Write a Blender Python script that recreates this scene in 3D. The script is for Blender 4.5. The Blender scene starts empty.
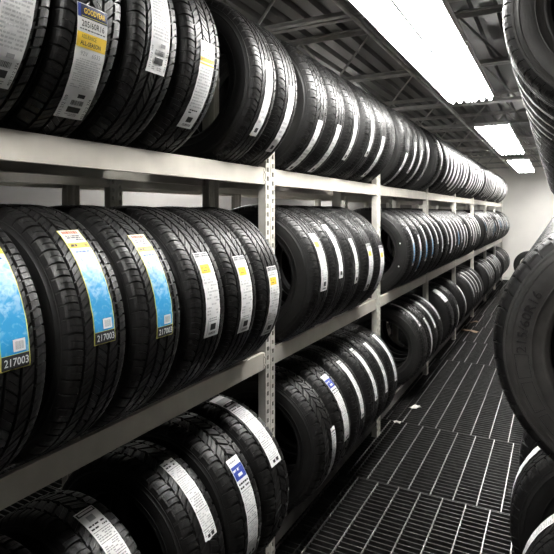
import bpy, math, random
from math import pi, sin, cos, radians, sqrt, atan
random.seed(7)
C = bpy.context.scene.collection

# ------------------------------------------------------------------ materials
def mat(name, col, rough=.5, metal=0.0, spec=.5, noise=0.0, nscale=20.0, bump=0.0, bscale=120.0, emit=0.0, rvar=0.0):
    m = bpy.data.materials.new(name); m.use_nodes = True
    nt = m.node_tree; b = nt.nodes['Principled BSDF']
    b.inputs['Base Color'].default_value = (*col, 1)
    b.inputs['Roughness'].default_value = rough
    b.inputs['Metallic'].default_value = metal
    b.inputs['Specular IOR Level'].default_value = spec
    tc = nt.nodes.new('ShaderNodeTexCoord')
    if noise > 0 or rvar > 0:
        n = nt.nodes.new('ShaderNodeTexNoise'); n.inputs['Scale'].default_value = nscale
        n.inputs['Detail'].default_value = 5
        nt.links.new(tc.outputs['Object'], n.inputs['Vector'])
        if noise > 0:
            r = nt.nodes.new('ShaderNodeValToRGB')
            r.color_ramp.elements[0].position = .3; r.color_ramp.elements[1].position = .7
            r.color_ramp.elements[0].color = (*[c*(1-noise) for c in col], 1)
            r.color_ramp.elements[1].color = (*[min(1, c*(1+noise)) for c in col], 1)
            nt.links.new(n.outputs['Fac'], r.inputs['Fac'])
            nt.links.new(r.outputs['Color'], b.inputs['Base Color'])
        if rvar > 0:
            mr = nt.nodes.new('ShaderNodeMapRange')
            mr.inputs['To Min'].default_value = rough-rvar; mr.inputs['To Max'].default_value = rough+rvar
            nt.links.new(n.outputs['Fac'], mr.inputs['Value'])
            nt.links.new(mr.outputs['Result'], b.inputs['Roughness'])
    if bump > 0:
        n2 = nt.nodes.new('ShaderNodeTexNoise'); n2.inputs['Scale'].default_value = bscale
        nt.links.new(tc.outputs['Object'], n2.inputs['Vector'])
        bp = nt.nodes.new('ShaderNodeBump'); bp.inputs['Strength'].default_value = bump
        bp.inputs['Distance'].default_value = .002
        nt.links.new(n2.outputs['Fac'], bp.inputs['Height'])
        nt.links.new(bp.outputs['Normal'], b.inputs['Normal'])
    if emit > 0:
        b.inputs['Emission Color'].default_value = (1.0, .985, .95, 1)
        b.inputs['Emission Strength'].default_value = emit
    return m

M = {}
M['tread'] = mat('tread_rubber', (.0085, .0082, .008), .43, 0, .42, .25, 60, .25, 400, rvar=.08)
M['side'] = mat('sidewall_rubber', (.012, .0117, .0114), .46, 0, .45, .2, 25, .15, 300, rvar=.08)
M['letter'] = mat('raised_rubber', (.014, .0138, .0135), .4, 0, .5)
M['paper'] = mat('sticker_paper', (.78, .78, .78), .45, 0, .4, .06, 40)
M['paper_cream'] = mat('sticker_cream', (.80, .76, .68), .5, 0, .4, .06, 40)
M['ink'] = mat('black_ink', (.02, .02, .022), .5)
M['grey_ink'] = mat('grey_ink', (.33, .33, .34), .5)
M['fine_ink'] = mat('fine_print_ink', (.50, .50, .51), .5)
M['navy'] = mat('navy_ink', (.006, .012, .055), .45)
M['blue'] = mat('blue_ink', (.02, .05, .32), .45)
M['yellow'] = mat('yellow_ink', (.85, .58, .04), .45)
M['pale_yellow'] = mat('pale_yellow_ink', (.75, .72, .16), .45)
M['red'] = mat('red_ink', (.55, .12, .06), .5)
M['post'] = mat('post_paint', (.60, .58, .53), .42, 0, .5, .06, 14, rvar=.06)
M['beam'] = mat('beam_paint', (.56, .53, .47), .40, 0, .5, .10, 9, rvar=.08)
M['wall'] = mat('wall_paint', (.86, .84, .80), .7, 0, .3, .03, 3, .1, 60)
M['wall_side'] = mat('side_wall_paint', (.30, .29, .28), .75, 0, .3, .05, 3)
M['deck'] = mat('galvanised_deck', (.27, .265, .26), .30, .8, .5, .08, 2, rvar=.05)
M['joist'] = mat('joist_primer', (.55, .54, .52), .45, .1, .5, .2, 12)
M['grate'] = mat('grating_steel', (.05, .049, .048), .45, .5, .5, .35, 30)
M['rod'] = mat('grating_cross_rod', (.25, .245, .24), .38, .6, .5, .25, 30)
M['concrete'] = mat('dark_concrete', (.03, .03, .03), .9, 0, .2, .3, 4)
M['housing'] = mat('white_enamel', (.85, .85, .84), .35)
M['reflector'] = mat('reflector_enamel', (.9, .9, .9), .25)
M['tube'] = mat('fluorescent_tube', (1, 1, 1), .3, emit=15.0)
M['scrap'] = mat('scrap_paper', (.7, .68, .64), .7, 0, .3, .1, 60)
M['card'] = mat('brown_card', (.22, .16, .11), .8, 0, .3, .2, 40)

def blue_body():
    m = bpy.data.materials.new('mottled_blue_print'); m.use_nodes = True
    nt = m.node_tree; b = nt.nodes['Principled BSDF']; b.inputs['Roughness'].default_value = .42
    uv = nt.nodes.new('ShaderNodeUVMap'); sp = nt.nodes.new('ShaderNodeSeparateXYZ')
    nt.links.new(uv.outputs['UV'], sp.inputs['Vector'])
    n = nt.nodes.new('ShaderNodeTexNoise'); n.inputs['Scale'].default_value = 55; n.inputs['Detail'].default_value = 6
    n.inputs['Distortion'].default_value = 1.2
    nt.links.new(uv.outputs['UV'], n.inputs['Vector'])
    mr = nt.nodes.new('ShaderNodeMapRange')
    mr.inputs['From Min'].default_value = .075; mr.inputs['From Max'].default_value = -.06
    nt.links.new(sp.outputs['Y'], mr.inputs['Value'])
    ad = nt.nodes.new('ShaderNodeMath'); ad.operation = 'MULTIPLY_ADD'
    ad.inputs[1].default_value = 2.4; nt.links.new(n.outputs['Fac'], ad.inputs[0])
    sb = nt.nodes.new('ShaderNodeMath'); sb.operation = 'SUBTRACT'; sb.inputs[1].default_value = 1.12
    nt.links.new(mr.outputs['Result'], ad.inputs[2]); nt.links.new(ad.outputs[0], sb.inputs[0])
    r = nt.nodes.new('ShaderNodeValToRGB')
    r.color_ramp.elements[0].position = 0; r.color_ramp.elements[0].color = (.50, .70, .78, 1)
    r.color_ramp.elements[1].position = 1; r.color_ramp.elements[1].color = (.025, .30, .60, 1)
    nt.links.new(sb.outputs[0], r.inputs['Fac']); nt.links.new(r.outputs['Color'], b.inputs['Base Color'])
    return m
M['bluebody'] = blue_body()

# ------------------------------------------------------------------ mesh helpers
class MB:
    def __init__(s): s.v = []; s.f = []; s.m = []; s.uv = {}
    def quad(s, a, b, c, d, mi=0):
        n = len(s.v); s.v += [a, b, c, d]; s.f.append((n, n+1, n+2, n+3)); s.m.append(mi)
    def box(s, x0, x1, y0, y1, z0, z1, mi=0):
        n = len(s.v)
        s.v += [(x, y, z) for x in (x0, x1) for y in (y0, y1) for z in (z0, z1)]
        for f in ((0, 1, 3, 2), (4, 6, 7, 5), (0, 4, 5, 1), (2, 3, 7, 6), (0, 2, 6, 4), (1, 5, 7, 3)):
            s.f.append(tuple(n+i for i in f)); s.m.append(mi)
    def tube(s, p, q, r, seg=8, mi=0, caps=True):
        d = [q[i]-p[i] for i in range(3)]; L = sqrt(sum(k*k for k in d)) or 1e-6; d = [k/L for k in d]
        a = (0, 0, 1) if abs(d[2]) < .9 else (1, 0, 0)
        u = [d[1]*a[2]-d[2]*a[1], d[2]*a[0]-d[0]*a[2], d[0]*a[1]-d[1]*a[0]]
        l = sqrt(sum(k*k for k in u)); u = [k/l for k in u]
        w = [d[1]*u[2]-d[2]*u[1], d[2]*u[0]-d[0]*u[2], d[0]*u[1]-d[1]*u[0]]
        n = len(s.v)
        for e in (p, q):
            for k in range(seg):
                t = 2*pi*k/seg
                s.v.append(tuple(e[i]+r*(cos(t)*u[i]+sin(t)*w[i]) for i in range(3)))
        for k in range(seg):
            k2 = (k+1) % seg
            s.f.append((n+k, n+k2, n+seg+k2, n+seg+k)); s.m.append(mi)
        if caps:
            s.f.append(tuple(n+k for k in reversed(range(seg)))); s.m.append(mi)
            s.f.append(tuple(n+seg+k for k in range(seg))); s.m.append(mi)
    def extrude_y(s, prof, y0, y1, mi=0):           # closed (x,z) profile
        n = len(s.v); k = len(prof)
        s.v += [(x, y0, z) for x, z in prof] + [(x, y1, z) for x, z in prof]
        for i in range(k):
            j = (i+1) % k
            s.f.append((n+i, n+j, n+k+j, n+k+i)); s.m.append(mi)
        s.f.append(tuple(n+i for i in reversed(range(k)))); s.m.append(mi)
        s.f.append(tuple(n+k+i for i in range(k))); s.m.append(mi)
    def mesh(s, name, mats, smooth=False, fix=True):
        me = bpy.data.meshes.new(name); me.from_pydata(s.v, [], s.f)
        for m in mats: me.materials.append(m)
        me.polygons.foreach_set('material_index', s.m)
        if smooth: me.polygons.foreach_set('use_smooth', [True]*len(s.f))
        if s.uv:
            ul = me.uv_layers.new(name='UVMap')
            for lp in me.loops:
                ul.data[lp.index].uv = s.uv.get(lp.vertex_index, (0, 0))
        me.update()
        if fix:
            import bmesh
            bm = bmesh.new(); bm.from_mesh(me); bmesh.ops.recalc_face_normals(bm, faces=bm.faces); bm.to_mesh(me); bm.free()
        return me

def link(name, me, parent=None, loc=(0, 0, 0), rot=(0, 0, 0)):
    o = bpy.data.objects.new(name, me); C.objects.link(o)
    o.location = loc; o.rotation_euler = rot
    if parent: o.parent = parent
    return o
def tag(o, label, cat, group=None):
    o['label'] = label; o['category'] = cat
    if group: o['group'] = group
    return o
def structure(name, me):
    o = link(name, me); o['kind'] = 'structure'; return o

# ------------------------------------------------------------------ tire
R0 = .330
TX = [(0, .330), (.03, .3296), (.055, .3280), (.066, .3262), (.074, .3232), (.080, .3185), (.0845, .3115), (.0870, .3030)]
def surf(x):
    x = abs(x)
    for (a, ra), (b, rb) in zip(TX, TX[1:]):
        if x <= b: return ra+(rb-ra)*(x-a)/(b-a)
    return TX[-1][1]

def make_tread(name, gx, P, gd=.0075, gw=.0075, slant=.5, zig=0.0, sides=(1, 1), mid_slots=True, slotw=.13, curve=.25):
    """gx: groove centres across the tread; ribs between them carry lateral slots and sipes."""
    edges = [-.0870]+[v for g in gx for v in (g-gw/2, g+gw/2)]+[.0870]
    ribs = [(edges[2*i], edges[2*i+1]) for i in range(len(gx)+1)]
    cols = []                                        # (x, rib or None)
    for i, (a, b) in enumerate(ribs):
        outer = i in (0, len(ribs)-1)
        n = 9 if outer else 4
        for k in range(n): cols.append((a+(b-a)*k/(n-1), i))
        if i < len(ribs)-1:
            cols.append((b+.0010, None)); cols.append((ribs[i+1][0]-.0010, None))
    fr = [(0, 0), (.018, 1), (slotw, 1), (slotw+.018, 0), (.54, 0), (.552, 2), (.578, 2), (.59, 0)]
    v = []; f = []
    nr = P*len(fr); nc = len(cols)
    lr = len(ribs)-1
    pitch_seq = [1+.12*sin(2*pi*3*p/P)+.06*sin(2*pi*7*p/P) for p in range(P)]
    tot = sum(pitch_seq); acc = 0; starts = []
    for p in range(P): starts.append((acc/tot, pitch_seq[p]/tot)); acc += pitch_seq[p]
    for p in range(P):
        s0, sl = starts[p]
        for q, (fa, kind) in enumerate(fr):
            for (x, rib) in cols:
                outer = rib in (0, lr)
                if outer:
                    sgn = -1 if rib == 0 else 1
                    a = (abs(x)-.045)/.042
                    sh = sgn*.25+curve*sin(a*2.2)
                elif rib is not None:
                    sh = .37*rib+slant*(x-ribs[rib][0])/.025*(1 if rib % 2 else -1)
                else: sh = .37
                th = 2*pi*(s0+sl*(fa+sh))
                d = 0.0
                if rib is None: d = gd
                elif kind == 1:
                    if outer: d = gd*(.85 if abs(x) < .0862 else .35)
                    elif mid_slots: d = gd*.7
                elif kind == 2:
                    d = gd*.55 if (not outer or abs(x) < .078) else 0
                r = surf(x)-d
                xx = x
                if zig and rib is not None and abs(x) < .06: xx = x+zig*sin(2*pi*(fa+.37*(rib or 0)))
                v.append((r*cos(th), xx, r*sin(th)))
    for i in range(nr):
        j = (i+1) % nr
        for k in range(nc-1):
            f.append((i*nc+k, i*nc+k+1, j*nc+k+1, j*nc+k))
    me = bpy.data.meshes.new(name); me.from_pydata(v, [], f); me.materials.append(M['tread'])
    me.update()
    return me

TREADS = [
    make_tread('tread_touring', [-.050, -.017, .017, .050], 54, slant=.55),
    make_tread('tread_rain', [-.046, -.0155, .0155, .046], 60, slant=.9, gw=.0085, curve=.4),
    make_tread('tread_all_terrain', [-.044, 0, .044], 44, slant=.35, zig=.003, slotw=.2, gd=.009, curve=.1),
    make_tread('tread_fine', [-.052, -.026, 0, .026, .052], 66, slant=.7, gw=.006, slotw=.11, curve=.3),
]
def make_sidewall(sgn, seg=128):
    prof = [(.0869, .3034), (.0878, .2995), (.0890, .2990), (.0894, .2970), (.0886, .2962), (.0912, .2850), (.0918, .2846), (.0918, .2820), (.0914, .2816),
            (.0932, .2700), (.0936, .2600), (.0930, .2500), (.0922, .2440), (.0928, .2434), (.0928, .2412), (.0915, .2404), (.0890, .2310), (.0862, .2230), (.0858, .2195),
            (.0862, .2185), (.0858, .2150), (.0830, .2120), (.0800, .2100), (.0770, .2060), (.0720, .2035), (.0580, .2030),
            (.0560, .2080), (.0640, .2200), (.0760, .2440), (.0800, .2650), (.0760, .2900), (.0620, .3080), (.0400, .3140), (0, .3165)]
    v = []; f = []
    n = len(prof)
    for i in range(seg):
        t = 2*pi*i/seg
        for x, r in prof: v.append((r*cos(t), sgn*x, r*sin(t)))
    for i in range(seg):
        j = (i+1) % seg
        for k in range(n-1):
            q = (i*n+k, i*n+k+1, j*n+k+1, j*n+k)
            f.append(q if sgn > 0 else q[::-1])
    me = bpy.data.meshes.new('sidewall'); me.from_pydata(v, [], f); me.materials.append(M['side'])
    me.polygons.foreach_set('use_smooth', [True]*len(f)); me.update()
    me.set_sharp_from_angle(angle=radians(50))
    return me
SIDE_A, SIDE_B = make_sidewall(-1), make_sidewall(1)

# ------------------------------------------------------------------ lettering and stickers
_txt = {}
def text_tris(s, bold=0.0):
    if (s, bold) in _txt: return _txt[(s, bold)]
    cu = bpy.data.curves.new('txt', 'FONT'); cu.body = s; cu.size = 1; cu.resolution_u = 2; cu.offset = bold
    o = bpy.data.objects.new('txt', cu); C.objects.link(o)
    dg = bpy.context.evaluated_depsgraph_get()
    me = bpy.data.meshes.new_from_object(o.evaluated_get(dg))
    me.calc_loop_triangles()
    vs = [tuple(v.co[:2]) for v in me.vertices]; ts = [tuple(t.vertices) for t in me.loop_triangles]
    x0 = min(v[0] for v in vs); x1 = max(v[0] for v in vs); y0 = min(v[1] for v in vs); y1 = max(v[1] for v in vs)
    vs = [((x-x0)/(x1-x0)-.5, (y-y0)/(y1-y0)-.5) for x, y in vs]
    bpy.data.objects.remove(o); bpy.data.curves.remove(cu); bpy.data.meshes.remove(me)
    _txt[(s, bold)] = (vs, ts); return vs, ts

INKS = ['paper', 'paper_cream', 'ink', 'grey_ink', 'fine_ink', 'navy', 'blue', 'yellow', 'pale_yellow', 'red', 'bluebody']
class Sticker:
    """A label printed flat in (t across, s along, both metres) and wrapped onto the tread."""
    def __init__(s, L, w, wob=.0, skew=0.0, cut=0.0):
        s.L = L; s.w = w; s.b = MB(); s.wob = wob; s.skew = skew; s.cut = cut
        s.ph = random.random()*6
    def pt(s, t, k, lay):
        t2 = t+s.skew*k
        r = surf(t2)+.0012+lay*.0008
        wv = s.wob*(1+sin(k*150+s.ph+t*40)*.5+sin(k*83+t*50+s.ph*2)*.5)*.6
        r += abs(wv)
        a = k/R0
        return (r*cos(a), t2, r*sin(a))
    def rect(s, t0, t1, k0, k1, ink, lay=1):
        n = max(1, int(abs(k1-k0)/.005)); m = max(1, int(abs(t1-t0)/.012))
        if lay == 0: m = 6
        base = len(s.b.v)
        for i in range(n+1):
            k = k0+(k1-k0)*i/n
            for j in range(m+1):
                t = t0+(t1-t0)*j/m
                kk = k
                if lay == 0 and s.cut:
                    if i == 0: kk = k+s.cut*abs(j/m-.4)
                    if i == n: kk = k-s.cut*abs(j/m-.5)
                s.b.uv[len(s.b.v)] = (t, k)
                s.b.v.append(s.pt(t, kk, lay))
        mi = INKS.index(ink)
        for i in range(n):
            for j in range(m):
                q = base+i*(m+1)+j
                s.b.f.append((q, q+1, q+m+2, q+m+1)); s.b.m.append(mi)
    def text(s, body, t, k, tw, kh, ink, lay=2, rot=0, bold=0.0):
        vs, ts = text_tris(body, bold); base = len(s.b.v); mi = INKS.index(ink)
        for x, y in vs:
            if rot: p = (t-y*kh, k+x*tw)               # reads upwards
            else: p = (t+x*tw, k+y*kh)
            s.b.v.append(s.pt(p[0], p[1], lay))
        for q in ts: s.b.f.append(tuple(base+i for i in q)); s.b.m.append(mi)
    def fine(s, k0, k1, rows, ink='fine_ink', t0=None, t1=None, dens=.75, th=.5):
        t0 = -s.w*.42 if t0 is None else t0; t1 = s.w*.42 if t1 is None else t1
        st = (k1-k0)/rows
        for i in range(rows):
            k = k0+st*(i+.5); t = t0
            while t < t1-.003:
                l = random.uniform(.003, .012)
                if random.random() < dens: s.rect(t, min(t1, t+l), k-abs(st)*th/2, k+abs(st)*th/2, ink)
                t += l+.0018
    def bars(s, t0, t1, k0, k1, ink='ink'):
        t = t0
        while t < t1:
            l = random.choice((.0006, .001, .0016)); s.rect(t, min(t+l, t1), k0, k1, ink, 2); t += l+random.choice((.0006, .001))
    def mesh(s, name): return s.b.mesh(name, [M[k] for k in INKS], smooth=False, fix=False)

def st_banner():                                    # blue header, size line, yellow band, fine print, codes
    L, w = .270, .082; s = Sticker(L, w, .0010, -.13); T = L/2; h = w/2
    s.rect(-h, h, -T, T, 'paper', 0)
    s.rect(-h+.001, h-.001, T-.029, T-.002, 'navy'); s.rect(-h+.001, -h+.008, T-.029, T-.002, 'blue', 1.6); s.rect(-h+.010, h-.003, T-.0265, T-.0255, 'pale_yellow', 1.6)
    s.text('GOODYEAR', .003, T-.0145, .058, .0120, 'yellow', 3, bold=.02)
    s.text('205/60R16', 0, T-.041, .062, .0135, 'ink', 2, bold=.015)
    s.fine(T-.050, T-.056, 1, 'ink', dens=.8, th=.4)
    s.rect(-h+.001, h-.001, T-.092, T-.060, 'yellow')
    s.text('ASSURANCE', -.010, T-.068, .040, .0085, 'ink', 3)
    s.text('ALL-SEASON', -.004, T-.082, .056, .0095, 'ink', 3, bold=.02)
    s.text('92V   6533', 0, T-.104, .054, .010, 'grey_ink', 2)
    s.fine(T-.114, -T+.085, 14, dens=.9)
    s.text('1111 212 109', -h+.008, -T+.034, .060, .0085, 'ink', 2, rot=1)
    s.text('403 212 374', h-.007, -T+.034, .060, .0085, 'ink', 2, rot=1)
    s.rect(-.004, .016, -T+.072, -T+.062, 'ink', 2)
    s.bars(-.016, .018, -T+.042, -T+.055); s.rect(-.018, .018, -T+.020, -T+.036, 'ink', 2)
    s.fine(-T+.016, -T+.008, 2, 'grey_ink', -.018, .018)
    return s.mesh('sticker_banner')
def st_codes():                                     # long white label seen from its lower end
    L, w = .30, .070; s = Sticker(L, w, .0008); T = L/2; h = w/2
    s.rect(-h, h, -T, T, 'paper', 0)
    s.fine(T-.01, -T+.085, 24, dens=.9)
    s.text('1111 212 109', -h+.007, -T+.040, .056, .006, 'ink', 2, rot=1); s.text('403 212 374', h-.006, -T+.036, .054, .006, 'ink', 2, rot=1)
    s.rect(.000, .017, -T+.078, -T+.068, 'grey_ink', 2)
    s.bars(-.016, .018, -T+.047, -T+.060); s.rect(-.016, .016, -T+.024, -T+.041, 'ink', 2)
    s.fine(-T+.018, -T+.008, 2, 'grey_ink', -.018, .018)
    return s.mesh('sticker_codes')
def st_yellow_line():
    L, w = .27, .066; s = Sticker(L, w, .0010); T = L/2; h = w/2
    s.rect(-h, h, -T, T, 'paper', 0)
    s.fine(T-.012, T-.042, 4, 'ink', dens=.6, th=.35)
    s.rect(-h+.001, h-.001, T-.060, T-.048, 'yellow'); s.fine(T-.050, T-.056, 1, 'ink', dens=.7)
    s.rect(-h+.001, h-.001, T-.069, T-.065, 'yellow')
    s.fine(T-.076, -T+.07, 14, dens=.85)
    s.fine(-T+.066, -T+.05, 2, 'ink', -.02, .02); s.rect(-.012, .012, -T+.022, -T+.040, 'ink', 2)
    s.bars(-.018, .02, -T+.008, -T+.016)
    return s.mesh('sticker_yellow_line')
def st_blue():                                      # white top, mottled blue body, black number foot
    L, w = .305, .062; s = Sticker(L, w, .0009); T = L/2; h = w/2
    s.rect(-h, h, -T, T, 'pale_yellow', 0)
    s.rect(-h+.0022, h-.0022, T-.064, T-.001, 'paper_cream', .5)
    s.rect(-h+.0022, h-.0022, -T+.030, T-.064, 'bluebody', .5)
    s.fine(T-.004, T-.015, 1, 'red', -.022, .022, 1, .9)
    s.fine(T-.019, T-.040, 3, 'navy', -.020, .022, .85, .55)
    s.rect(-h+.003, h-.002, T-.062, T-.046, 'yellow'); s.fine(T-.048, T-.060, 1, 'ink', -.024, .024, .85, .7)
    s.fine(T-.070, T-.078, 1, 'blue', -.02, .02, .8)
    s.rect(-.004, .022, -T+.034, -T+.058, 'paper', 1.2); s.bars(.000, .018, -T+.038, -T+.054, 'grey_ink')
    s.rect(-h+.0022, h-.0022, -T+.002, -T+.029, 'ink', 1)
    s.text('217003', .001, -T+.0155, .050, .0155, 'paper', 2.5, bold=.01)
    return s.mesh('sticker_blue')
def st_yellow_box():
    L, w = .270, .070; s = Sticker(L, w, .0009); T = L/2; h = w/2
    s.rect(-h, h, -T, T, 'paper', 0)
    s.rect(-h+.002, h-.002, T-.018, T-.002, 'grey_ink', .6); s.fine(T-.003, T-.016, 2, 'ink', dens=.8)
    s.fine(T-.022, T-.036, 2, 'grey_ink', dens=.6)
    s.rect(-.028, .016, T-.070, T-.042, 'yellow'); s.fine(T-.048, T-.066, 2, 'ink', -.024, .010, .6, .35)
    s.fine(T-.076, -T+.068, 13, dens=.5)
    for t in (-.026, .024): s.rect(t, t+.002, -T+.008, -T+.056, 'grey_ink', 2)
    s.fine(-T+.062, -T+.048, 2, 'grey_ink', -.02, .02); s.rect(-.012, .014, -T+.022, -T+.042, 'ink', 2); s.bars(-.018, .018, -T+.008, -T+.016)
    return s.mesh('sticker_yellow_box')
def st_boxes(L=.30, w=.058, cut=0.0, skew=0.0, head=None):
    s = Sticker(L, w, .0008, skew, cut); T = L/2; h = w/2
    s.rect(-h, h, -T, T, 'paper', 0)
    q = T-.012
    if head == 'blue':
        s.fine(T-.008, T-.020, 1, 'grey_ink'); s.rect(-h+.002, h-.002, T-.075, T-.028, 'blue')
        s.fine(T-.036, T-.050, 1, 'paper', dens=.9, th=.6); s.rect(-.012, .012, T-.066, T-.056, 'paper', 2); q = T-.082
    elif head == 'mono':
        s.rect(-h+.003, h-.003, T-.022, T-.006, 'ink'); s.rect(-h+.007, h-.007, T-.018, T-.010, 'paper', 2)
        s.rect(-.012, .010, T-.052, T-.030, 'grey_ink'); q = T-.06
    elif head == 'dark':
        s.rect(-h+.001, h-.001, T-.060, T-.028, 'grey_ink'); s.rect(-h+.003, h-.004, T-.082, T-.064, 'ink'); s.rect(-.018, .010, T-.076, T-.070, 'paper', 2); q = T-.088
    s.fine(q, q-.026, 2, 'ink', dens=.75, th=.45); q -= .030
    while q > -T+.03:
        s.rect(-h+.003, h-.003, q, q-.0016, 'ink', 1); b = max(-T+.012, q-random.uniform(.035, .07))
        s.fine(q-.005, b+.004, max(2, int((q-b)/.008)), random.choice(('fine_ink', 'grey_ink')), dens=.7); q = b
    s.rect(-h*.5, -h*.1, -T+.010, -T+.020, 'ink', 2); s.rect(h*.1, h*.55, -T+.010, -T+.022, 'ink', 2)
    return s.mesh('sticker_boxes')
def st_plain(L, w, skew=0.0, dens=.5, half=None):
    s = Sticker(L, w, .0012, skew); T = L/2; h = w/2
    s.rect(-h, h, -T, T, 'paper', 0)
    if half: s.rect(-h+.002, h-.002, -T+.02, 0.02, 'bluebody', .5)
    s.fine(T-.01, -T+.05, 12, 'fine_ink', dens=dens); s.rect(-.012, .010, -T+.016, -T+.034, 'ink', 2)
    return s.mesh('sticker_plain')
ST = {'banner': st_banner(), 'codes': st_codes(), 'yline': st_yellow_line(), 'blue': st_blue(), 'ybox': st_yellow_box(),
      'boxes': st_boxes(cut=.03), 'boxblue': st_boxes(.34, .064, head='blue'), 'mono': st_boxes(.30, .062, head='mono'),
      'long': st_boxes(.37, .074, cut=.0, head='dark'), 'strip': st_boxes(.33, .046), 'strip2': st_boxes(.30, .050, head='blue'),
      'plain': st_plain(.28, .05), 'plain2': st_plain(.30, .042, .10), 'plain3': st_plain(.24, .045, -.05, .8),
      'half': st_plain(.29, .046, 0, .5, True), 'wide': st_plain(.17, .155, 0, .2), 'bright': st_plain(.36, .085, 0, .15), 'long2': st_plain(.36, .060, 0, .2)}
DESC = {'banner': 'blue and yellow topped white sticker', 'codes': 'barcode printed white sticker', 'yline': 'white sticker with thin yellow band',
        'blue': 'bright blue numbered sticker', 'ybox': 'white sticker with yellow square', 'boxes': 'pointed white sticker',
        'boxblue': 'white sticker with blue emblem block', 'mono': 'dim white sticker with black print', 'long': 'long white sticker curling over its top',
        'strip': 'narrow white sticker', 'strip2': 'blue-topped white sticker', 'plain': 'plain white sticker', 'plain2': 'slanting white sticker',
        'plain3': 'short white sticker', 'half': 'white and blue sticker', 'wide': 'wide white sticker', 'bright': 'broad white sticker', 'long2': 'long white sticker', None: 'no visible sticker'}

XL, XR = -1.25, .190                                 # tire axes: left rack and right rack
ZC = {'top': .486, 'middle': -.294, 'lower': -1.091}
ZR = {'top': .564, 'middle': -.316, 'lower': -1.028}
def tire(row, y, side='left', kind=0, st=None, ang=0, off=.004, spin=None, rz=0, dz=0, tilt=0, size=1.0, wide=1.0, loc=None, label=None, group=None):
    x = XL if side == 'left' else XR
    e = bpy.data.objects.new('tire', None); C.objects.link(e); e.empty_display_size = .1
    e.location = loc or (x, y, (ZC if side == 'left' else ZR)[row]+dz)
    e.rotation_euler = (radians(tilt), 0, (0 if side == 'left' else pi)+radians(rz))
    e.scale = (size, 1.035*wide, size)
    sp = random.random()*2*pi if spin is None else spin
    parts = [link('tread', TREADS[kind], e, rot=(0, sp, 0)), link('sidewall', SIDE_A, e, rot=(0, sp, 0)), link('sidewall', SIDE_B, e, rot=(0, sp, 0))]
    if st:
        k = link('sticker', ST[st], e, (0, off, 0), (0, -radians(ang), 0)); k['label'] = DESC[st]
    e['label'] = label or ''; e['category'] = 'tire'
    e['group'] = group or f'tires on the {row} shelf of the {side} rack'

    return e, parts

ORD = ['first', 'second', 'third', 'fourth', 'fifth', 'sixth', 'seventh', 'eighth', 'ninth', 'tenth', 'eleventh', 'twelfth']
POSTS = [1.975+1.55*k for k in range(-2, 8)]
left = {'top': [], 'middle': [], 'lower': []}
def L(row, y, **k):
    e, p = tire(row, y, 'left', **k); left[row].append((y, e, k.get('st'))); return e, p

# near tires, as read from the photograph
for y, kd, st, a, wd in [(.663, 0, 'codes', -18, 1), (.860, 0, 'banner', -28, 1), (1.072, 1, 'codes', 5, 1), (1.280, 0, 'yline', -20, 1),
                     (1.660, 1, 'plain', -14, .9), (1.842, 1, 'plain', -23, .9), (2.150, 0, 'plain', -38, 1), (2.371, 0, 'plain', -36, 1), (2.596, 1, 'plain3', -19, 1),
                     (2.872, 1, 'plain3', -10, 1), (3.086, 3, 'plain', -30, 1), (3.290, 3, None, 0, 1), (3.668, 3, 'plain', -37, 1), (3.890, 3, 'plain3', -16, 1),
                     (4.092, 3, 'plain', -26, 1), (4.330, 3, 'plain', -19, 1)]:
    L('top', y, kind=kd, st=st, ang=a, wide=wd)
for y, kd, st, a in [(.655, 0, 'blue', 26), (.883, 0, 'blue', 26), (1.094, 0, 'blue', 21), (1.318, 1, 'ybox', 9.5), (1.517, 1, 'ybox', 4.5), (1.713, 1, 'ybox', -5.5),
                     (2.172, 1, 'ybox', 13), (2.376, 1, 'plain', 20), (2.602, 1, 'plain3', 7), (2.842, 1, 'ybox', -3), (3.055, 1, 'ybox', -7),
                     (3.848, 0, 'half', 8), (4.056, 0, 'half', -4), (4.265, 0, 'half', 8), (4.500, 3, 'half', 9), (4.720, 3, 'plain', 27)]:
    L('middle', y, kind=kd, st=st, ang=a, size=.98 if y < 1.9 else 1, dz=-.008 if y < 1.9 else 0)
L('lower', 1.030, kind=2, st='mono', ang=50, off=.014, size=.90, dz=-.037)
L('lower', 1.335, kind=2, st='boxes', ang=43, off=.012, size=.95, dz=-.019)
for y, kd, st, a, of in [(1.545, 2, 'boxblue', 14, .004), (1.763, 2, 'long', 55, .006),
                         (2.235, 2, 'strip', -14, .055), (2.455, 2, 'boxblue', 23, .004), (2.693, 0, 'strip', 27, .004), (2.936, 0, 'strip', 30, .004),
                         (3.142, 0, 'strip', 27, .004), (3.350, 3, 'strip', 29, .004), (4.262, 0, 'plain2', 58, .01), (4.464, 2, 'strip', 9, .0),
                         (4.668, 0, 'strip', 44, 0), (4.907, 0, 'strip', 50, 0)]:
    L('lower', y, kind=kd, st=st, ang=a, off=of)
L('lower', 5.50, kind=2, st='wide', ang=50, off=0)
L('lower', 5.82, kind=2, st='plain3', ang=-2, off=0)
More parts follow.
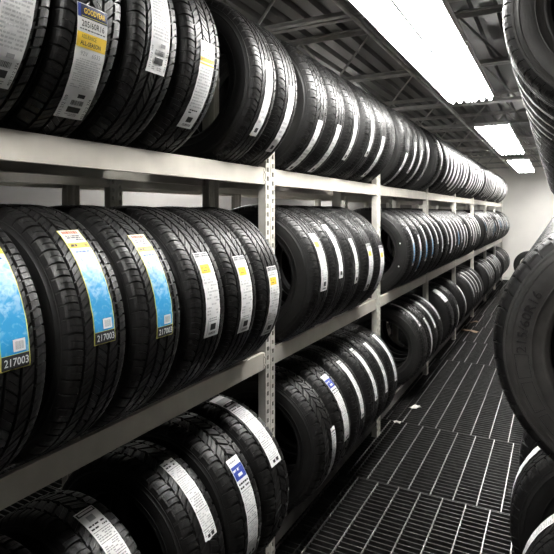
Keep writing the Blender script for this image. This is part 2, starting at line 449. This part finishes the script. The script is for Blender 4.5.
# the rest of each shelf, bay by bay
rng = random.Random(11)
def fill(row, y0, y1, gap=0.0, sts=('plain',), kinds=(0, 1, 3), a0=0, a1=20, step=(.198, .210), skip=()):
    y = y0
    while y <= y1+.001:
        if not any(a <= y <= b for a, b in skip):
            st = rng.choice(sts)
            L(row, y, kind=rng.choice(kinds), st=st, ang=rng.uniform(a0, a1))
        y += rng.uniform(*step)
W2 = .140
for k in range(4, 9):                               # bays beyond the third post
    a, b = POSTS[k]+W2, (POSTS[k+1]-W2 if k+1 < len(POSTS) else POSTS[k])
    if b <= a: continue
    top_end = min(b, 12.15)
    if a < 12.15: fill('top', a, top_end, sts=('bright', 'bright', 'plain2', 'long2', 'bright', 'strip'), a0=-25, a1=-2)
    fill('middle', a, b, sts=('plain', 'long2', 'strip', 'bright', 'plain', 'half'), a0=0, a1=25, skip=((7.72, 8.05), (9.9, 10.1)))
fill('top', 4.900, POSTS[4]-W2, sts=('plain',), a0=-20, a1=10)
fill('middle', 4.930, POSTS[4]-W2, sts=('plain',), a0=10, a1=25)
for y, st, a in [(6.320, 'strip', 18), (7.010, 'strip', 32), (7.225, 'strip', 38), (7.45, 'strip', 32), (7.725, 'strip', 30), (7.935, None, 0), (8.80, 'strip', 45), (9.01, 'plain', 30), (9.22, 'strip', 40), (9.43, 'strip', 38)]:
    L('lower', y, kind=rng.choice((0, 2, 3)), st=st, ang=a)
fill('lower', POSTS[7]+W2, POSTS[8]-W2-.3, sts=('strip', 'plain', 'plain3'), a0=20, a1=50)
fill('lower', POSTS[8]+W2, POSTS[9]-W2, sts=('strip', 'plain', None), a0=20, a1=50)

for row in left:                                    # the bay beside the camera, left of the frame
    for i in range(6): L(row, POSTS[0]+W2+.02+i*.2, kind=0, st=None)
    if row == 'lower': L(row, .79, kind=2, st=None, size=.90, dz=-.037)

# labels: count beyond each upright post
for row in left:
    left[row].sort(key=lambda t: t[0])
    count = {}
    for y, e, st in left[row]:
        k = sum(1 for p in POSTS if p < y)-2        # POSTS[0] lies outside the frame, left
        count.setdefault(k, []).append((e, st))
    for k, lst in count.items():
        for i, (e, st) in enumerate(lst):
            if k < 0:
                e['label'] = f'{row} shelf tire beside the camera, left of the nearest blue or white stickers'; continue
            d = DESC[st]
            if k == 0: w = f'{ORD[i]} of those before the nearest upright post'
            else: w = f'{ORD[i]} beyond the {ORD[k-1]} visible post'
            short = {'banner': 'blue and yellow sticker', 'yline': 'thin yellow sticker band', 'boxblue': 'blue emblem sticker', 'long': 'long curling sticker', 'mono': 'dim white sticker', 'ybox': 'yellow square sticker', 'blue': 'blue numbered sticker'}.get(st, d)
            if k == 0: e['label'] = f'{row} shelf tire with {short}, {ORD[i]} from left before nearest post'
            else: e['label'] = f'{row} shelf tire with {short}, {ORD[i]} past {ORD[k-1]} visible post'

# painted dots on two sidewalls
def dot(parent, col, r, phi, rad):
    b = MB(); n = 12
    c = [(rad*cos(phi)+r*cos(2*pi*k/n), -.0940, rad*sin(phi)+r*sin(2*pi*k/n)) for k in range(n)]
    c2 = [(x, -.0910, z) for x, y, z in c]
    b.v = c+c2; b.f = [tuple(range(n))]+[(k, (k+1) % n, n+(k+1) % n, n+k) for k in range(n)]; b.m = [0]*(n+1)
    o = link('paint_dot', b.mesh('paint_dot', [M[col]]), parent); o['label'] = {'red': 'small red paint dot', 'pale_yellow': 'small yellow paint dot', 'paper': 'small white paint dot'}[col]
def side_of(e, loc):
    s = [c for c in e.children if c.name.startswith('sidewall') and c.data == SIDE_A][0]
    s.rotation_euler = (0, 0, 0); return s
m2 = side_of(left['middle'][1][1], 0); dot(m2, 'red', .0045, radians(24), .268); dot(m2, 'pale_yellow', .0045, radians(4), .262)
m12 = side_of([e for y, e, s in left['middle'] if abs(y-3.848) < .01][0], 0); dot(m12, 'paper', .006, radians(15), .262); dot(m12, 'paper', .006, radians(-22), .262)

# right rack
right = {'top': [], 'middle': [], 'lower': []}
RPOSTS = [1.12+1.55*k for k in range(8)]
def Rt(row, y, **k):
    e, p = tire(row, y, 'right', **k); right[row].append((y, e, k.get('st'))); return e, p
near_mid = Rt('middle', 1.440, kind=0, spin=.3)
for y, st, a in [(1.690, 'plain2', 5), (1.900, 'plain', -40), (2.110, 'plain2', -30), (2.320, 'plain', -35), (2.525, 'plain3', -30)]:
    Rt('top', y, kind=1, st=st, ang=a, off=.0 if y > 1.8 else -.05)
for y in (1.690, 1.900, 2.110, 2.320, 2.525): Rt('middle', y, kind=1, st='plain', ang=0)
Rt('lower', 1.640, kind=0, st='strip', ang=38, off=-.04, size=.87, dz=-.049); Rt('lower', 1.950, kind=0, st='plain', ang=22, off=-.05); Rt('lower', 2.42, kind=2)
for k in range(1, 7):
    for row in ('top', 'middle'):
        y = RPOSTS[k]+W2
        while y < RPOSTS[k+1]-W2 and y < 11.7:
            Rt(row, y, kind=rng.choice((0, 1, 3)), st=rng.choice(('plain', 'strip', 'plain2', None)), ang=rng.uniform(-30, 20)); y += rng.uniform(.198, .210)
for row in right:
    right[row].sort(key=lambda t: t[0])
    for i, (y, e, st) in enumerate(right[row]):
        k = sum(1 for p in RPOSTS if p < y)-1; j = sum(1 for yy, _, _ in right[row][:i] if yy > RPOSTS[k])
        e['label'] = f'right rack {row} shelf tire with {DESC[st]}, {ORD[j]} one in the {ORD[k]} bay'
near_mid[0]['label'] = 'big near tire at right edge, raised size lettering on its sidewall'
M['lightened'] = mat('lightened_sidewall', (.045, .043, .041), .5, 0, .45, .25, 18)  # lighter sidewall copy: light on the near tires painted into the rubber
LIGHTENED = SIDE_B.copy(); LIGHTENED.materials[0] = M['lightened']
for yy, ee, _ in (right['middle'][0], right['top'][0]):
    for ch in ee.children:
        if ch.data == SIDE_B: ch.data = LIGHTENED; ch['label'] = 'dusty grey sidewall facing the camera'  # not dust: the lighter grey is light painted into the sidewall
# raised lettering on the near right tire
sw = near_mid[1][2]
for p in near_mid[1][1:]: p.rotation_euler = (0, 0, 0)
def arc_text(body, phi_mid, rad, tw, th, y=.0936):
    vs, ts = text_tris(body, .006); b = MB(); n = len(vs)
    for lay in (.0026, -.003):
        for x, yy in vs:
            ph = phi_mid-x*tw/rad; rr = rad+yy*th
            b.v.append((-rr*cos(ph), y+lay, rr*sin(ph)))
    from collections import Counter
    ed = Counter()
    for t in ts:
        b.f.append(t); b.m.append(0)
        for i in range(3): ed[(t[i], t[(i+1) % 3])] += 1
    for (i, j), c in ed.items():
        if (j, i) not in ed: b.f.append((i, j, n+j, n+i)); b.m.append(0)
    return b
o = link('raised_lettering', arc_text('215/60R16', radians(166), .263, .150, .022).mesh('raised_lettering', [M['letter']]), sw); o['label'] = 'raised rubber tire size lettering'
def arc_frame(ph0, ph1, r0, r1, y=.0928, wd=.0018):
    b = MB()
    def strip(pa, pb, ra, rb, n=16):
        for i in range(n):
            a, c = pa+(pb-pa)*i/n, pa+(pb-pa)*(i+1)/n
            P = [(-ra*cos(a), ra*sin(a)), (-rb*cos(a), rb*sin(a)), (-rb*cos(c), rb*sin(c)), (-ra*cos(c), ra*sin(c))]
            top = [(p[0], y+.0018, p[1]) for p in P]; bot = [(p[0], y-.004, p[1]) for p in P]
            b.quad(*top)
            for q in range(4): b.quad(top[q], top[(q+1) % 4], bot[(q+1) % 4], bot[q])
    dp = wd/((r0+r1)/2)
    strip(ph0, ph1, r0, r0+wd); strip(ph0, ph1, r1-wd, r1); strip(ph0, ph0+dp, r0, r1, 1); strip(ph1-dp, ph1, r0, r1, 1)
    return b
for ph0, ph1, r0, r1 in ((183, 195, .248, .278), (197, 212, .250, .276), (214, 240, .252, .274)):
    o = link('raised_panel', arc_frame(radians(ph0), radians(ph1), r0, r1).mesh('raised_panel', [M['letter']]), sw)

# tires left standing at the far end of the aisle
FZ = -1.54
tire('lower', 0, loc=(-.55, 13.15, FZ+.331), rz=0, kind=0, label='small dark tire standing on the floor at the far end wall', group='tires at the aisle end')
tire('lower', 0, loc=(-.14, 12.45, FZ+.331+.192), kind=1, label='dark tire standing on a flat tire at the far aisle end', group='tires at the aisle end')
t, _ = tire('lower', 0, loc=(-.10, 12.45, FZ+.0945), kind=1, label='tire lying flat under a standing tire at far aisle end', group='tires at the aisle end')
t.rotation_euler = (pi/2, 0, 0)

# ------------------------------------------------------------------ racks
BT = {'top': .187, 'middle': -.593, 'lower': -1.390}
def post_mesh(zt=.66):
    """Two slotted angles back to back: cells of the front plate, holes left out, given thickness."""
    ys = [-.040, -.0285, -.0155, -.0015, .0015, .0155, .0285, .040]; th = .0025
    zs = [FZ]; pit = .0381
    rows = int((zt-FZ-.02)/(pit/2))
    for i in range(rows): zs.append(FZ+.015+i*pit/2)
    zs.append(zt)
    solid = {}
    for i in range(len(zs)-1):
        for j in range(len(ys)-1):
            hole = (j == 1 and 0 < i < len(zs)-2 and i % 2 == 0) or (j == 5 and 0 < i < len(zs)-2 and i % 2 == 1) or j == 3
            solid[(i, j)] = not hole
    b = MB()
    for (i, j), s in solid.items():
        if not s: continue
        y0, y1, z0, z1 = ys[j], ys[j+1], zs[i], zs[i+1]
        b.quad((th, y0, z0), (th, y1, z0), (th, y1, z1), (th, y0, z1)); b.quad((0, y0, z0), (0, y0, z1), (0, y1, z1), (0, y1, z0))
        if not solid.get((i-1, j)): b.quad((0, y0, z0), (0, y1, z0), (th, y1, z0), (th, y0, z0))
        if not solid.get((i+1, j)): b.quad((0, y0, z1), (th, y0, z1), (th, y1, z1), (0, y1, z1))
        if not solid.get((i, j-1)): b.quad((0, y0, z0), (th, y0, z0), (th, y0, z1), (0, y0, z1))
        if not solid.get((i, j+1)): b.quad((0, y1, z0), (0, y1, z1), (th, y1, z1), (th, y1, z0))
    for y in (-.040, -.004, .0015, .0375):           # return flanges
        if y in (-.040, .0375): b.box(-.034, 0, y, y+.0025, FZ, zt)
        else: b.box(-.034, 0, y, y+.0025, FZ, zt)
    b.box(-.036, .004, -.044, .044, FZ, FZ+.004)
    return b.mesh('upright_post', [M['post']])
POST = post_mesh()
def beam_mesh(Ly):
    b = MB()
    h = .070; prof = [(0, 0), (0, -h), (-.016, -h), (-.016, -h+.003), (-.003, -h+.003), (-.003, -.003), (-.0165, -.003), (-.0165, 0)]
    b.extrude_y(prof, -Ly/2, Ly/2)
    for s in (-1, 1):                                # riveted end clips
        b.box(-.003, .0015, s*(Ly/2-.001)-.012, s*(Ly/2-.001)+.012, -h+.004, -.004)
        for z in (-.018, -.052): b.tube((.0012, s*(Ly/2-.002), z), (.0042, s*(Ly/2-.002), z), .005, 10)
    return b.mesh('shelf_beam', [M['beam']])
BEAM = beam_mesh(1.55-.083)
M['shaded_beam'] = mat('shaded_beam_paint', (.085, .08, .075), .55, .2, .4, .4, 12)  # darker copy of the beam paint: shade at the lowest shelf painted in
LOWBEAM = BEAM.copy(); LOWBEAM.materials[0] = M['shaded_beam']
def tie_mesh():
    b = MB(); b.box(-.160, .160, -.0015, .0015, -.040, 0); b.box(-.160, .160, -.0015, .020, -.003, 0)
    return b.mesh('cross_tie', [M['beam']])
TIE = tie_mesh()
def rack(name, x, posts, face, label, levels=BT):
    e = bpy.data.objects.new(name, None); C.objects.link(e); e.location = (x, posts[0], FZ)
    tag(e, label, 'rack', 'steel tire racks')
    for p in posts:
        for s in (1, -1):
            link('upright_post', POST, e, (s*.162, p-posts[0], -FZ), (0, 0, 0 if s > 0 else pi))
        for z in levels.values():
            link('cross_tie', TIE, e, (0, p-posts[0]+.006, z-.012-FZ))
    for a, b in zip(posts, posts[1:]):
        for z in levels.values():
            for s in (1, -1):
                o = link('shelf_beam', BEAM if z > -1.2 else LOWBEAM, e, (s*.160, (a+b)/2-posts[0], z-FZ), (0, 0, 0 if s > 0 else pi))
    return e
rack('tire_rack', XL, POSTS, 1, 'long cream steel tire rack with slotted posts along the left')
rack('tire_rack', XR, RPOSTS, -1, 'steel tire rack behind the big tire at the right edge', {'top': .263, 'middle': -.617, 'lower': -1.329})
rack('tire_rack', -2.02, [.30+1.55*k for k in range(9)], 1, 'empty steel rack glimpsed behind the left tire rack', BT)

# ------------------------------------------------------------------ setting
X0, X1, Y0, Y1, ZT = -3.3, 2.4, -3.2, 13.55, 1.36
b = MB()
pl = .9144; seams = [2.915+pl*k for k in range(-7, 12)]
rg = random.Random(3); GE = 13.0
for k, s in enumerate(seams):
    e = min(s+pl, GE)
    if s >= GE: break
    sh = rg.uniform(-.03, .03)
    nb = 25
    for i in range(nb):
        y = s+.006+i*(pl-.012)/(nb-1)
        if y > e: break
        b.box(X0, X1, y-.0024, y+.0024, FZ-.026, FZ-.0015, 0)
    x = X0+.05+sh
    while x < X1-.02:
        b.box(x-.0026, x+.0026, s+.003, e-.003, FZ-.010, FZ, 1); x += .119
    for x in (X0+.9*j+.45 for j in range(7)):        # panel side bars
        b.box(x-.0025, x+.0025, s+.003, e-.003, FZ-.026, FZ-.001, 0)
structure('floor', b.mesh('floor', [M['grate'], M['rod']], fix=False))
b = MB(); b.box(X0, X1, GE, Y1, FZ-.12, FZ); structure('floor_landing', b.mesh('floor_landing', [M['wall']]))
b = MB(); b.box(X0, X1, Y0, GE, -3.6, -3.5); structure('floor_below', b.mesh('floor_below', [M['concrete']]))
b = MB(); b.box(X0, X1, Y1, Y1+.1, -3.6, ZT+.2); structure('wall_back', b.mesh('wall_back', [M['wall']]))
b = MB(); b.box(X0, X1, Y0-.1, Y0, -3.6, ZT+.2); structure('wall_front', b.mesh('wall_front', [M['wall_side']]))
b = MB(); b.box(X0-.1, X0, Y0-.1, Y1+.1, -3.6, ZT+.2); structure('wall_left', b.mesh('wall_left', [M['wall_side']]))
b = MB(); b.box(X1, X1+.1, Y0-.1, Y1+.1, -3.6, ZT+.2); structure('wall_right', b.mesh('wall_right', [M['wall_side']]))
# fluted steel deck, flutes along the aisle
prof = []; x = X0
while x < X1:
    prof += [(x, ZT), (x+.085, ZT), (x+.098, ZT+.038), (x+.137, ZT+.038)]; x += .15
prof.append((X1, ZT))
b = MB(); n = len(prof)
b.v = [(x, Y0, z) for x, z in prof]+[(x, Y1, z) for x, z in prof]
b.f = [(i, i+1, n+i+1, n+i) for i in range(n-1)]; b.m = [0]*(n-1)
c0 = len(b.v); b.box(X0, X1, Y0, Y1, ZT+.06, ZT+.10)
structure('ceiling', b.mesh('ceiling', [M['deck']], fix=False))
# open web joists across the aisle
JB = .985
def joist_mesh():
    b = MB()
    for z0, z1 in ((JB, JB+.005), (ZT-.006, ZT-.001)):
        b.box(X0, X1, -.045, -.006, z0, z1); b.box(X0, X1, .006, .045, z0, z1)
    b.box(X0, X1, -.010, -.006, JB, JB+.035); b.box(X0, X1, .006, .010, JB, JB+.035)
    b.box(X0, X1, -.010, -.006, ZT-.036, ZT-.001); b.box(X0, X1, .006, .010, ZT-.036, ZT-.001)
    x = X0; up = True
    while x+.3 <= X1+.001:
        b.tube((x, 0, JB+.01 if up else ZT-.015), (x+.3, 0, ZT-.015 if up else JB+.01), .0085, 8); x += .3; up = not up
    return b.mesh('joist', [M['joist']])
JM = joist_mesh()
JY = [-2.7, -1.4, -.1, 1.22, 2.52, 3.76, 5.08, 6.38, 7.68, 8.98, 10.28, 11.58, 12.88]
for i, y in enumerate(JY):
    o = structure(f'trim_{i+1}', JM); o.location = (0, y, 0)
# bridging angles along the aisle
for i, x in enumerate((-1.62, -.95, -.08)):
    b = MB(); b.box(x, x+.032, Y0, Y1, JB+.042, JB+.046); b.box(x, x+.004, Y0, Y1, JB+.042, JB+.074)
    structure(f'trim_{i+20}', b.mesh('trim', [M['joist']]))

# ------------------------------------------------------------------ lights
LZ = .80
def fixture_parts(Lf):
    h = MB(); hw = .160
    h.box(-hw, hw, 0, Lf, .058, .064)                      # back pan
    h.extrude_y([(-.014, .058), (.014, .058), (.0055, .004), (-.0055, .004)], .004, Lf-.004)   # ballast channel
    ref = MB()                                             # scalloped reflector: three coves each side
    pts = []
    for s in range(6):
        cx = -hw+.004+(s+.5)*(2*hw-.008)/6
        if s == 3: pass
        for k in range(9):
            t = pi*k/8; pts.append((cx-.0275*cos(t), .022+.034*sin(t)))
    n = len(pts)
    ref.v = [(x, .002, z) for x, z in pts]+[(x, Lf-.002, z) for x, z in pts]
    ref.f = [(i, i+1, n+i+1, n+i) for i in range(n-1)]; ref.m = [0]*(n-1)
    tubes = []
    for s in range(6):
        cx = -hw+.004+(s+.5)*(2*hw-.008)/6
        t = MB(); t.tube((cx, .012, .020), (cx, Lf-.012, .020), .0127, 10); tubes.append(t.mesh('lamp_tube', [M['tube']], fix=False))
    cap = MB()
    cap.box(-.153, -.012, 0, .010, .034, .058); cap.box(.012, .153, 0, .010, .034, .058)
    return h.mesh('housing', [M['housing']]), ref.mesh('reflector', [M['reflector']], fix=False), tubes, cap.mesh('lamp_holder', [M['housing']])
SEG = 1.32
HS, RF, TB, CP = fixture_parts(SEG)
def light(x, y, label, group):
    e = bpy.data.objects.new('ceiling_light', None); C.objects.link(e); e.location = (x, y, LZ)
    tag(e, label, 'ceiling light', group)
    link('housing', HS, e); link('reflector', RF, e)
    for t in TB: link('lamp_tube', t, e)
    for yy in (.2, SEG-.2):
        hb = MB(); hb.tube((0, yy, .0635), (0, yy, JB-LZ), .004, 8); link('hanger_rod', hb.mesh('hanger_rod', [M['joist']]), e)
    link('lamp_holder', CP, e); link('lamp_holder', CP, e, (0, SEG, 0), (0, 0, pi))
    return e
G = 'fluorescent fixtures over the aisle'
for y, lab in [(-1.05, 'fluorescent fixture behind and above the camera'), (1.44, 'large glowing fluorescent fixture nearest the camera at picture top'), (2.77, 'glowing fluorescent fixture joined end to end beyond the nearest one'),
               (5.45, 'glowing fluorescent fixture after the first gap, nearer of the middle pair'), (6.78, 'glowing fluorescent fixture, farther of the middle pair'),
               (9.25, 'small far glowing fluorescent fixture, nearer of the last pair'), (10.58, 'farthest glowing fluorescent fixture close to the white end wall')]:
    light(-.555, y, lab, G)
for y, lab in [(3.3, 'fluorescent fixture in the aisle behind the left rack, nearer one'), (7.4, 'fluorescent fixture in the aisle behind the left rack, farther one')]:
    light(-2.72, y, lab, 'fluorescent fixtures behind the left rack')
for y, lab in [(6.0, 'added fill fixture beyond the right rack, nearest the camera'), (10.7, 'added fill fixture beyond the right rack, middle one'), (12.1, 'added fill fixture beyond the right rack, near the end wall')]:  # unseen fixtures, added to brighten the end wall
    light(1.0, y, lab, 'added fill fixtures beyond the right rack')

# conduit under the joists, beside the fixtures
b = MB(); b.tube((-.90, Y0+.02, JB-.012), (-.90, Y1-.02, JB-.012), .011, 10)
tag(link('conduit_pipe', b.mesh('conduit_pipe', [M['joist']], True)), 'thin grey conduit running under the ceiling joists beside the lights', 'pipe')

# ------------------------------------------------------------------ litter on the grating
def scrap(x, y, w, l, m, label, seed):
    r = random.Random(seed); b = MB(); n = 5
    for lay in (0, 1):
        for i in range(n+1):
            for j in range(n+1):
                b.v.append((w*(i/n-.5)+r.uniform(-.1, .1)*w/n, l*(j/n-.5)+r.uniform(-.1, .1)*l/n, .0))
    k = (n+1)**2
    hts = [r.uniform(.001, .016) for _ in range(k)]
    hts[0] = .001
    for i in range(k):
        x_, y_, _ = b.v[i]; b.v[i] = (x_, y_, hts[i]+.0006); b.v[k+i] = (x_, y_, hts[i])
    for i in range(n):
        for j in range(n):
            q = i*(n+1)+j
            b.f.append((q, q+1, q+n+2, q+n+1)); b.m.append(0); b.f.append((k+q, k+q+n+1, k+q+n+2, k+q+1)); b.m.append(0)
    o = link('paper_scrap', b.mesh('paper_scrap', [M[m]], fix=False), None, (x, y, FZ+.0005), (0, 0, r.uniform(0, 3)))
    tag(o, label, 'paper scrap', 'scraps lying on the grating')
scrap(-.985, 4.15, .05, .10, 'scrap', 'white paper scrap on the grating below the second post', 1)
scrap(-1.03, 3.80, .03, .05, 'scrap', 'tiny pale scrap on the grating near the first seam', 2)
scrap(-.99, 7.15, .09, .22, 'card', 'long crumpled brown card on the grating beside far lower tires', 3)
scrap(-1.02, 7.75, .06, .14, 'card', 'smaller crumpled brown card on the grating beside far lower tires', 4)

# ------------------------------------------------------------------ camera, world, view
cam = bpy.data.cameras.new('camera'); co = bpy.data.objects.new('camera', cam); C.objects.link(co)
F = 525.0
cam.sensor_width = 36; cam.lens = F/554*36; cam.shift_y = -(277-212)/554; cam.clip_start = .02
co.rotation_euler = (pi/2, 0, math.atan(280/F))
bpy.context.scene.camera = co
w = bpy.data.worlds.new('world'); bpy.context.scene.world = w; w.use_nodes = True
w.node_tree.nodes['Background'].inputs['Color'].default_value = (.0, .0, .0, 1)
sc = bpy.context.scene
sc.view_settings.view_transform = 'Standard'; sc.view_settings.look = 'None'; sc.view_settings.gamma = 1
sc.view_settings.exposure = 1.5; sc.view_settings.use_curve_mapping = False
sc.cycles.max_bounces = 6; sc.cycles.use_denoising = True
